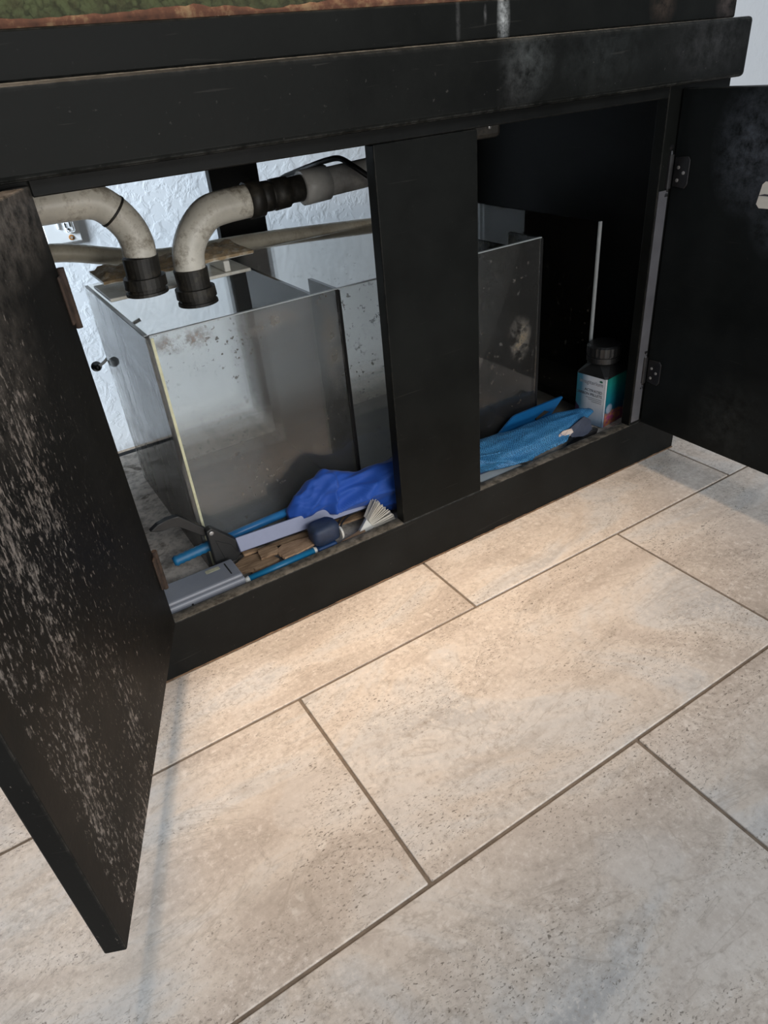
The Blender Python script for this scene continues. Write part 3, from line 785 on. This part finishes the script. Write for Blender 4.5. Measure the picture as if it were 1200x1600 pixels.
# ------------------------------------------------------------------ wall outlet
ol = thing('wall_outlet', 'white power outlet with a rusty screw on the white wall', 'outlet', (0.0432, 0.8, 0.4980))
pp(ol, 'cover_plate', box((-0.0118, 0.795, 0.4580), (0.0562, 0.7999, 0.5380), 0.0025, 2), M['outlet'], False)
rc = pp(ol, 'receptacle', box((0.0303, 0.7915, 0.4773), (0.0456, 0.7948, 0.5113), 0.003, 2), M['outlet'], False)
for x, z in ((0.0298, 0.4916), (0.0386, 0.4925)):
    s = link('slot', box((x - 0.001, 0.7908, z - 0.0045), (x + 0.001, 0.7914, z + 0.0045)), M['slot']); s.parent = rc
s = link('slot', tube([(0.0340, 0.7914, 0.4837), (0.0340, 0.7908, 0.4837)], 0.0022, 10), M['slot']); s.parent = rc
pp(ol, 'screw', tube([(0.0356, 0.7948, 0.4678), (0.0356, 0.7935, 0.4678)], 0.0024, 12), M['screw'], False)
pp(ol, 'rust_stain', tube([(0.0356, 0.79495, 0.4678), (0.0356, 0.7945, 0.4678)], [0.0055, 0.005], 14), M['rust'], False)
pp(ol, 'switch', box((0.0151, 0.793, 0.4858), (0.0191, 0.7948, 0.5018), 0.001), M['outlet'], False)

# ------------------------------------------------------------------ things in the left opening
gc = thing('plastic_case', 'flat grey plastic case lying behind the sill beside the left door', 'case', (0, 0.05, 0.0753))
def at_(root, name, bm, mat, smooth=False):
    o = link(name, bm, mat, root, smooth); return o
at_(gc, 'body', box((-0.165, -0.0235, 0.0), (0.012, 0.028, 0.0225), 0.003, 2), M['grey_case'])
at_(gc, 'lid', box((-0.163, -0.0215, 0.0227), (0.010, 0.026, 0.0295), 0.003, 2), M['grey_case'])
at_(gc, 'label', box((-0.034, 0.010, 0.0296), (-0.013, 0.018, 0.0299)), M['cream_label'])['label'] = 'small cream label'
at_(gc, 'slot', box((-0.0045, -0.012, 0.0296), (-0.0025, 0.018, 0.0299)), M['slot'])
at_(gc, 'latch', box((-0.0715, -0.0247, 0.004), (-0.0690, -0.0236, 0.016)), M['slot'])

gr = thing('reacher_grabber', 'black handled reacher grabber with flat lilac grey shaft lying behind the sill', 'grabber', (0, 0.09, 0.0755))
def gp(root, name, bm, mat, smooth=False):
    o = link(name, bm, mat, None, smooth); o.parent = root; o.matrix_parent_inverse = Matrix.Translation(-root.location); return o
hand = [(-0.0134, 0.1583), (-0.0044, 0.1614), (0.0283, 0.1247), (0.0323, 0.1021), (0.0193, 0.0921), (-0.0053, 0.0931), (-0.0115, 0.0935)]
gp(gr, 'handle', poly([(x, 0.083, z) for x, z in hand], (0, 0.014, 0), 0.0018, 2), M['grab_black'])
trig = [(-0.0865, 0.1843), (-0.0735, 0.1915), (-0.0600, 0.1935), (-0.0430, 0.1932), (-0.0094, 0.1563), (-0.0120, 0.1443), (-0.0195, 0.1480), (-0.0480, 0.1810), (-0.0690, 0.1780)]
gp(gr, 'trigger', poly([(x, 0.094, z) for x, z in trig], (0, 0.010, 0), 0.0018, 2), M['grab_black'])
gp(gr, 'pivot_screw', tube([(-0.0068, 0.0828, 0.1535), (-0.0068, 0.0816, 0.1535), (-0.0068, 0.0812, 0.1535)], [0.0034, 0.0034, 0.002], 14), M['screw'])
gp(gr, 'grip_inset', poly([(-0.004, 0.0829, 0.139), (0.018, 0.0829, 0.122), (0.024, 0.0829, 0.106), (0.003, 0.0829, 0.104)], (0, -0.0008, 0), 0.0003, 1), M['grab_black'])
A, B = Vector((0.026, 0.078, 0.120)), Vector((0.275, 0.060, 0.118))
up = Vector((0.0, 0.006, 0.0098))
dn = Vector((0.0, 0.013, -0.008))
gp(gr, 'shaft', poly([A - up, B - up, B + up, A + up], dn * 0.8, 0.0008, 1), M['lilac'])

nt = thing('aquarium_net', 'royal blue cloth net with a light blue pole lying against the sump', 'net', (0.11, 0.105, 0.0755))
gp(nt, 'pole', tube([(-0.012, 0.1078, 0.1175), (0.05, 0.1070, 0.1215), (0.160, 0.1020, 0.129)], 0.0066, 16), M['blue_pole'], True)
pts, rr = [], []
for i in range(15):
    t = i / 14
    pts.append((-0.066 + 0.060 * t, 0.1082 - 0.0004 * t, 0.1142 + 0.004 * t)); rr.append(0.0078 + (0.0005 if i % 2 else -0.0005))
rr[0] = 0.0060; rr[1] = 0.0086
gp(nt, 'handle_grip', tube(pts, rr, 16), M['blue_grip'], True)
bag = loft([(0.117, 0.0915, 0.1250, 0.009, 0.007), (0.136, 0.0895, 0.134, 0.022, 0.011), (0.158, 0.0875, 0.144, 0.029, 0.013), (0.181, 0.0855, 0.149, 0.034, 0.016),
            (0.205, 0.0825, 0.140, 0.035, 0.017), (0.235, 0.0795, 0.130, 0.034, 0.019), (0.262, 0.0765, 0.126, 0.037, 0.021), (0.29, 0.0715, 0.124, 0.043, 0.023), (0.325, 0.0665, 0.126, 0.046, 0.022), (0.36, 0.0615, 0.126, 0.038, 0.018), (0.38, 0.0615, 0.125, 0.012, 0.008)],
           80, 12, 0.0065, 38, 2.0, 0.9, ((0.165, 0.112, 0.300, 0.172, 0.012, 0.014), (0.196, 0.180, 0.186, 0.128, 0.008, 0.008), (0.235, 0.135, 0.32, 0.140, 0.010, 0.009), (0.14, 0.130, 0.185, 0.172, 0.009, 0.006), (0.255, 0.10, 0.31, 0.112, 0.007, 0.006)))
gp(nt, 'net_bag', bag, M['cloth'], True)

def slab(name, pts, z, th, mat, label, tilt=(0, 0), group=None):
    cx = sum(p[0] for p in pts) / len(pts); cy = sum(p[1] for p in pts) / len(pts)
    P = []
    n = len(pts)
    for i in range(n):
        a = pts[i]; b = pts[(i + 1) % n]
        for k in range(6):
            t = k / 6
            x = a[0] + (b[0] - a[0]) * t; y = a[1] + (b[1] - a[1]) * t
            j = 0.0030
            x += j * noise.noise(Vector((x * 300, y * 300, z * 100))); y += j * noise.noise(Vector((x * 300, y * 300, z * 100 + 9)))
            P.append((x - cx, y - cy, (x - cx) * tilt[0] + (y - cy) * tilt[1]))
    bm = poly(P, (0, 0, th), 0.0006, 1)
    o = link(name, bm, mat); o.location = (cx, cy, z)
    return tag(o, label, 'wood piece', group)
slab('wood_strip', [(0.030, 0.088), (0.060, 0.078), (0.150, 0.075), (0.155, 0.062), (0.110, 0.070), (0.033, 0.078)], 0.0950, 0.004, M['wood_a'], 'long thin brown wood strip lying just under the grabber shaft', (0.0, 0.15))
slab('wood_strip', [(0.009, 0.070), (0.034, 0.080), (0.054, 0.074), (0.070, 0.060), (0.073, 0.046), (0.040, 0.044), (0.012, 0.052)], 0.0870, 0.006, M['wood_a'], 'ribbed brown wood chunk touching the black grabber handle', (0.0, 0.1))
slab('wood_strip', [(0.052, 0.0735), (0.080, 0.066), (0.0775, 0.050), (0.049, 0.055)], 0.0970, 0.0035, M['wood_a'], 'small curled dark wood chip on top of the brown pieces', (0.10, 0.25))
slab('wood_strip', [(0.078, 0.058), (0.088, 0.063), (0.134, 0.057), (0.131, 0.036), (0.110, 0.0325), (0.079, 0.034), (0.0755, 0.045)], 0.0950, 0.004, M['wood_b'], 'smooth light tan wood slat with a rounded end beside the navy block', (0.0, 0.1))
slab('wood_strip', [(0.028, 0.0495), (0.072, 0.0450), (0.112, 0.034), (0.118, 0.027), (0.085, 0.0255), (0.028, 0.030)], 0.0800, 0.006, M['wood_a'], 'flat brown wood piece lowest in the pile above the cream paper')
slab('wood_strip', [(0.165, 0.083), (0.222, 0.077), (0.262, 0.068), (0.255, 0.058), (0.172, 0.066)], 0.0900, 0.004, M['wood_a'], 'narrow brown wood strip under the far end of the lilac shaft')
slab('wood_strip', [(0.165, 0.0240), (0.218, 0.035), (0.214, 0.0240)], 0.0850, 0.005, M['wood_b'], 'tan wood offcut between the navy block and the brush')
tag(link('paper_sheet', poly([(0.008, 0.0235, 0.0765), (0.140, 0.0235, 0.0765), (0.140, 0.052, 0.0765), (0.010, 0.052, 0.0765)], (0, 0, 0.0015)), M['sheet']), 'cream paper sheet under the wood pieces and the blue stick', 'paper')

nb = thing('plastic_block', 'dark navy rounded block on a brighter blue base behind the sill', 'block', (0.150, 0.038, 0.0775))
bm = bmesh.new(); bmesh.ops.create_cube(bm, size=1.0)
bmesh.ops.bevel(bm, geom=list(bm.edges), offset=0.28, segments=3, affect='EDGES', profile=0.5)
for v in bm.verts:
    v.co = Vector((v.co.x * 0.046, v.co.y * 0.034, v.co.z * 0.034)); v.co += Vector((0.0, 0, 0.0345)); v.co.z += 0.0022 * noise.noise(v.co * 90)
at_(nb, 'body', bm, M['navy'], True)
at_(nb, 'base', box((-0.020, -0.0155, 0.0), (0.014, 0.010, 0.0172), 0.004, 3), M['navy_base'])
at_(nb, 'side_cap', tube([(0.0205, -0.010, 0.028), (0.0245, -0.010, 0.028)], [0.012, 0.010], 18), M['white'])['label'] = 'pale rim on its right side'

for i, (lab, pth) in enumerate((
    ('black wire curving closest to the navy block', [(0.178, 0.042, 0.096), (0.19, 0.052, 0.104), (0.215, 0.062, 0.105), (0.26, 0.060, 0.101), (0.30, 0.05, 0.096)]),
    ('middle black wire of the three under the net', [(0.176, 0.048, 0.100), (0.20, 0.064, 0.1085), (0.235, 0.069, 0.1075), (0.30, 0.062, 0.102)]),
    ('black wire running nearest the lilac shaft', [(0.174, 0.055, 0.104), (0.195, 0.070, 0.1115), (0.24, 0.073, 0.109), (0.31, 0.066, 0.104)]))):
    tag(link('thin_wire', tube(smooth_path(pth, 6), 0.0016, 8), M['cable'], None, True), lab, 'wire', 'thin black wires')

br = thing('cleaning_brush', 'off-white bristle brush standing against the centre post', 'brush', (0.235, 0.04, 0.0755))
gp(br, 'handle', poly([(0.195, 0.026, 0.0800), (0.236, 0.030, 0.0865), (0.224, 0.034, 0.104)], (0.004, 0.009, 0.0), 0.0008, 1), M['white'])
bm = bmesh.new(); rb = random.Random(5)
for i in range(96):
    u, w = (i // 8) / 11.0, (i % 8) / 7.0
    a = Vector((0.226 + 0.008 * u, 0.031 + 0.014 * w, 0.0850 + 0.018 * (1 - u)))
    d = Vector((0.020 + 0.022 * u + rb.uniform(-.002, .002), 0.008 * (w - 0.5), 0.026 - 0.024 * u + rb.uniform(-.002, .002)))
    add_tube(bm, [a, a + d], [0.0009, 0.0008], 5)
o = gp(br, 'bristles', bm, M['bristle']); o['kind'] = 'stuff'

bs = thing('plastic_stick', 'blue plastic stick with white end caps lying along the sill', 'stick', (0.07, 0.026, 0.078))
gp(bs, 'tube', tube([(0.0165, 0.0300, 0.0885), (0.126, 0.0300, 0.0905)], 0.0062, 14), M['blue_stick'], True)
gp(bs, 'end_cap', tube([(0.011, 0.0300, 0.0884), (0.0175, 0.0300, 0.0885)], [0.0045, 0.0065], 14), M['white'], True)
gp(bs, 'end_cap', tube([(0.125, 0.0300, 0.0905), (0.130, 0.0300, 0.0906)], [0.0065, 0.0048], 14), M['white'], True)

# ------------------------------------------------------------------ things in the right opening
def scr_bm():
    out = [(0.512, 0.0757), (0.5217, 0.1082), (0.5426, 0.1101), (0.5740, 0.1420), (0.5800, 0.1465), (0.5868, 0.1480), (0.699, 0.1503), (0.7012, 0.1470), (0.6780, 0.1100), (0.660, 0.0757)]
    bm = bmesh.new()
    hole = [(0.6375, 0.1208), (0.6593, 0.1322), (0.6779, 0.1227), (0.6468, 0.1122)]
    # sheet with a real hole: outline and hole bridged
    v0 = [bm.verts.new((x, 0.1080 - (z - 0.1) * 0.25, z)) for x, z in out]
    h0 = [bm.verts.new((x, 0.1080 - (z - 0.1) * 0.25, z)) for x, z in hole]
    es = [bm.edges.new((v0[i], v0[(i + 1) % len(v0)])) for i in range(len(v0))] + [bm.edges.new((h0[i], h0[(i + 1) % 4])) for i in range(4)]
    bmesh.ops.triangle_fill(bm, edges=es, use_beauty=True)
    r = bmesh.ops.extrude_face_region(bm, geom=list(bm.faces))
    for v in [g for g in r['geom'] if isinstance(g, bmesh.types.BMVert)]: v.co.y -= 0.0035
    return bm
tag(link('plastic_scraper', scr_bm(), M['scraper']), 'bright blue plastic scraper sheet leaning on the glass in the right opening', 'scraper')

mb = thing('mesh_bag', 'sky blue mesh filter bag slumped over the sill of the right opening', 'bag', (0.58, 0.06, 0.0755))
bag = loft([(0.440, 0.075, 0.110, 0.020, 0.028), (0.48, 0.072, 0.108, 0.026, 0.032), (0.53, 0.068, 0.105, 0.027, 0.034), (0.575, 0.064, 0.106, 0.026, 0.032), (0.62, 0.062, 0.108, 0.025, 0.028), (0.665, 0.060, 0.112, 0.023, 0.022), (0.705, 0.058, 0.1175, 0.015, 0.014), (0.738, 0.056, 0.122, 0.0035, 0.008)], 80, 12, 0.0030, 30, 7.0, 0.8, ((0.47, 0.118, 0.70, 0.128, 0.009, 0.008), (0.49, 0.100, 0.64, 0.108, 0.010, 0.010), (0.56, 0.092, 0.67, 0.112, 0.007, 0.007), (0.45, 0.125, 0.56, 0.096, 0.008, 0.007)))
gp(mb, 'bag', bag, M['netting'], True)
hem = smooth_path([(0.46, 0.0435, 0.128), (0.50, 0.040, 0.122), (0.55, 0.0365, 0.1195), (0.60, 0.036, 0.120), (0.65, 0.041, 0.124), (0.70, 0.0475, 0.126), (0.738, 0.053, 0.124)], 6)
gp(mb, 'hem', tube(hem, 0.0016, 8, jitter=0.0008), M['netting'], True)

pk = thing('printed_packet', 'torn printed plastic packet under the tip of the blue mesh bag', 'packet', (0.68, 0.03, 0.078))
gp(pk, 'navy_sheet', poly([(0.655, 0.0300, 0.118), (0.695, 0.0300, 0.132), (0.712, 0.0300, 0.120), (0.716, 0.0260, 0.0955), (0.690, 0.0245, 0.0950), (0.662, 0.0260, 0.1020)], (0, 0.0015, 0)), simple('slate_print', (0.045, 0.055, 0.085), 0.4, 0.3, 40))
def print_mat():
    N = Nodes('peach_print'); v = N.coord()
    col = N.ramp(N.noise(v, 90, 3), (0.35, (0.16, 0.20, 0.34)), (0.47, (0.62, 0.47, 0.38)), (0.6, (0.70, 0.62, 0.55)), (0.75, (0.45, 0.20, 0.13)))
    return N.done(col, 0.4)
gp(pk, 'print_patch', poly([(0.630, 0.0275, 0.1165), (0.640, 0.0275, 0.1215), (0.662, 0.0275, 0.1195), (0.668, 0.0275, 0.1080), (0.650, 0.0275, 0.1045), (0.632, 0.0275, 0.1065)], (0, 0.0010, 0)), print_mat())['label'] = 'peach coloured picture patch'
tag(link('rubber_scrap', poly([(0.655, 0.0235, 0.079), (0.725, 0.0240, 0.086), (0.730, 0.0240, 0.0980), (0.712, 0.0240, 0.1000), (0.700, 0.0240, 0.0930), (0.660, 0.0235, 0.0860)], (0, 0.012, 0), 0.002, 2), M['cable']), 'crumpled black rubber scrap on the sill before the bottle', 'scrap')
tag(link('plastic_plate', poly([(0.450, 0.0240, 0.0765), (0.528, 0.0240, 0.0765), (0.545, 0.0270, 0.0765), (0.540, 0.0360, 0.0765), (0.505, 0.0480, 0.0765), (0.450, 0.0500, 0.0765)], (0, 0, 0.0115), 0.0025, 3), M['white']), 'flat white plastic plate lying at the left of the right opening', 'plate')
tag(link('plastic_sheet', poly([(0.445, 0.0510, 0.0830), (0.520, 0.0440, 0.0890), (0.555, 0.0400, 0.0890), (0.540, 0.070, 0.0890), (0.445, 0.0750, 0.0880)], (0, 0, 0.0015), 0.0004, 1), M['lilac']), 'lilac plastic sheet between the white plate and the blue mesh bag', 'sheet')

# bottle: local x along the teal face, local y along the white face
BA = math.radians(8)
bt = thing('pellet_bottle', 'black capped bottle with white and teal label beside the right hinge', 'bottle', (0.7690, 0.0500, 0.0755), BA)
def rounded_square(s, c, z, off=0.0):
    a, b = off, s - off
    return [(a + c, a, z), (b - c, a, z), (b, a + c, z), (b, b - c, z), (b - c, b, z), (a + c, b, z), (a, b - c, z), (a, a + c, z)]
S = 0.068
bm = bmesh.new(); rings = []
for (c, z, off) in ((0.006, 0.0, 0.003), (0.004, 0.003, 0.0), (0.004, 0.100, 0.0), (0.006, 0.103, 0.001), (0.013, 0.119, 0.012), (0.020, 0.123, 0.015)):
    rings.append([bm.verts.new(p) for p in rounded_square(S, c, z, off)])
for a, b in zip(rings, rings[1:]):
    for k in range(8): bm.faces.new((a[k], a[(k + 1) % 8], b[(k + 1) % 8], b[k]))
bm.faces.new(rings[0][::-1]); bm.faces.new(rings[-1])
at_(bt, 'body', bm, M['bottle'])
cr = 0.031; cz = 0.1232; cxy = S / 2
bm = bmesh.new(); rings = []
for z, r in ((0.0, cr * 0.9), (0.0, cr), (0.010, cr), (0.0105, cr - 0.0015), (0.013, cr - 0.0015), (0.0135, cr), (0.029, cr), (0.032, cr - 0.003), (0.0322, cr - 0.006)):
    ring = []
    for k in range(48):
        q = r + (0.0006 if (k % 2 and 0.012 < z < 0.030) else 0)
        ring.append(bm.verts.new((cxy + q * math.cos(2 * math.pi * k / 48), cxy + q * math.sin(2 * math.pi * k / 48), cz + z)))
    rings.append(ring)
for a, b in zip(rings, rings[1:]):
    for k in range(48): bm.faces.new((a[k], a[(k + 1) % 48], b[(k + 1) % 48], b[k]))
bm.faces.new(rings[0][::-1]); bm.faces.new(rings[-1])
at_(bt, 'cap', bm, M['bottle'])
lw = at_(bt, 'front_label', box((-0.0006, 0.0035, 0.001), (-0.0001, S - 0.0035, 0.0995)), M['label_white']); lw['label'] = 'white label fading to teal'
at_(bt, 'side_label', box((0.0035, -0.0006, 0.001), (S - 0.0035, -0.0001, 0.0995)), M['label_teal'])['label'] = 'teal label with coral picture'
at_(bt, 'label_corner', box((0.0001, 0.0001, 0.001), (0.0030, 0.0030, 0.0995)), M['label_white'])
def text(body, size, mat, y_right, z, parent, align='RIGHT'):
    cu = bpy.data.curves.new('txt', 'FONT'); cu.body = body; cu.size = size; cu.align_x = align
    cu.extrude = 0.0001
    tmp = bpy.data.objects.new('txt', cu); COL.objects.link(tmp)
    bpy.context.view_layer.update()
    me = bpy.data.meshes.new_from_object(tmp.evaluated_get(bpy.context.evaluated_depsgraph_get()))
    bpy.data.objects.remove(tmp); bpy.data.curves.remove(cu)
    me.name = 'lettering'
    o = bpy.data.objects.new('lettering', me); COL.objects.link(o)
    me.materials.clear(); me.materials.append(mat)
    # lettering reads along local -y on the face that looks towards local -x
    o.matrix_local = Matrix(((0, 0, -1, -0.0008), (-1, 0, 0, y_right), (0, 1, 0, z), (0, 0, 0, 1)))
    o.parent = parent
    return o
text('imagitarium', 0.0112, M['ink_grey'], 0.0055, 0.0835, lw)
text('ACTIVATED', 0.0074, M['ink'], 0.0065, 0.0685, lw)
text('CARBON PELLETS', 0.0074, M['ink'], 0.0065, 0.0605, lw)
for zz, ln in ((0.0555, 0.036), (0.0520, 0.030), (0.0485, 0.022)):      # print too small to read
    link('fine_print', box((-0.0009, 0.0065, zz), (-0.0007, 0.0065 + ln, zz + 0.0010)), M['ink_grey'], lw)
o = link('emblem', poly([(-0.0008, 0.0075, 0.0915), (-0.0008, 0.0135, 0.0915), (-0.0008, 0.0140, 0.0945), (-0.0008, 0.0105, 0.0955), (-0.0008, 0.0075, 0.0945)], (-0.0002, 0, 0)), M['green_ink'], lw)

# ------------------------------------------------------------------ air line behind the sump
al = thing('airline_tube', 'thin cloudy air tube with a black suction cup behind the glass sump', 'tube', (-0.0321, 0.5050, 0.2960))
gp(al, 'tube', tube(smooth_path([(-0.0321, 0.5050, 0.2960), (-0.0138, 0.5030, 0.3058), (0.0108, 0.5000, 0.3297), (0.0295, 0.4980, 0.3371), (0.0424, 0.4960, 0.3518)], 6), 0.0026, 10), simple('cloudy_tube', (0.60, 0.61, 0.60), 0.3, 0.1), True)
gp(al, 'tip', tube([(0.0399, 0.4960, 0.3512), (0.0486, 0.4950, 0.3585), (0.0610, 0.4940, 0.3627)], 0.0032, 10), M['cable'], True)
p = Vector((-0.0321, 0.5050, 0.2960))
gp(al, 'suction_cup', tube([p + Vector((0, 0.0060, 0)), p + Vector((0, 0.0045, 0)), p + Vector((0, 0.0, 0)), p + Vector((0, -0.006, 0))], [0.0095, 0.0090, 0.0055, 0.0045], 18), M['cable'], True)
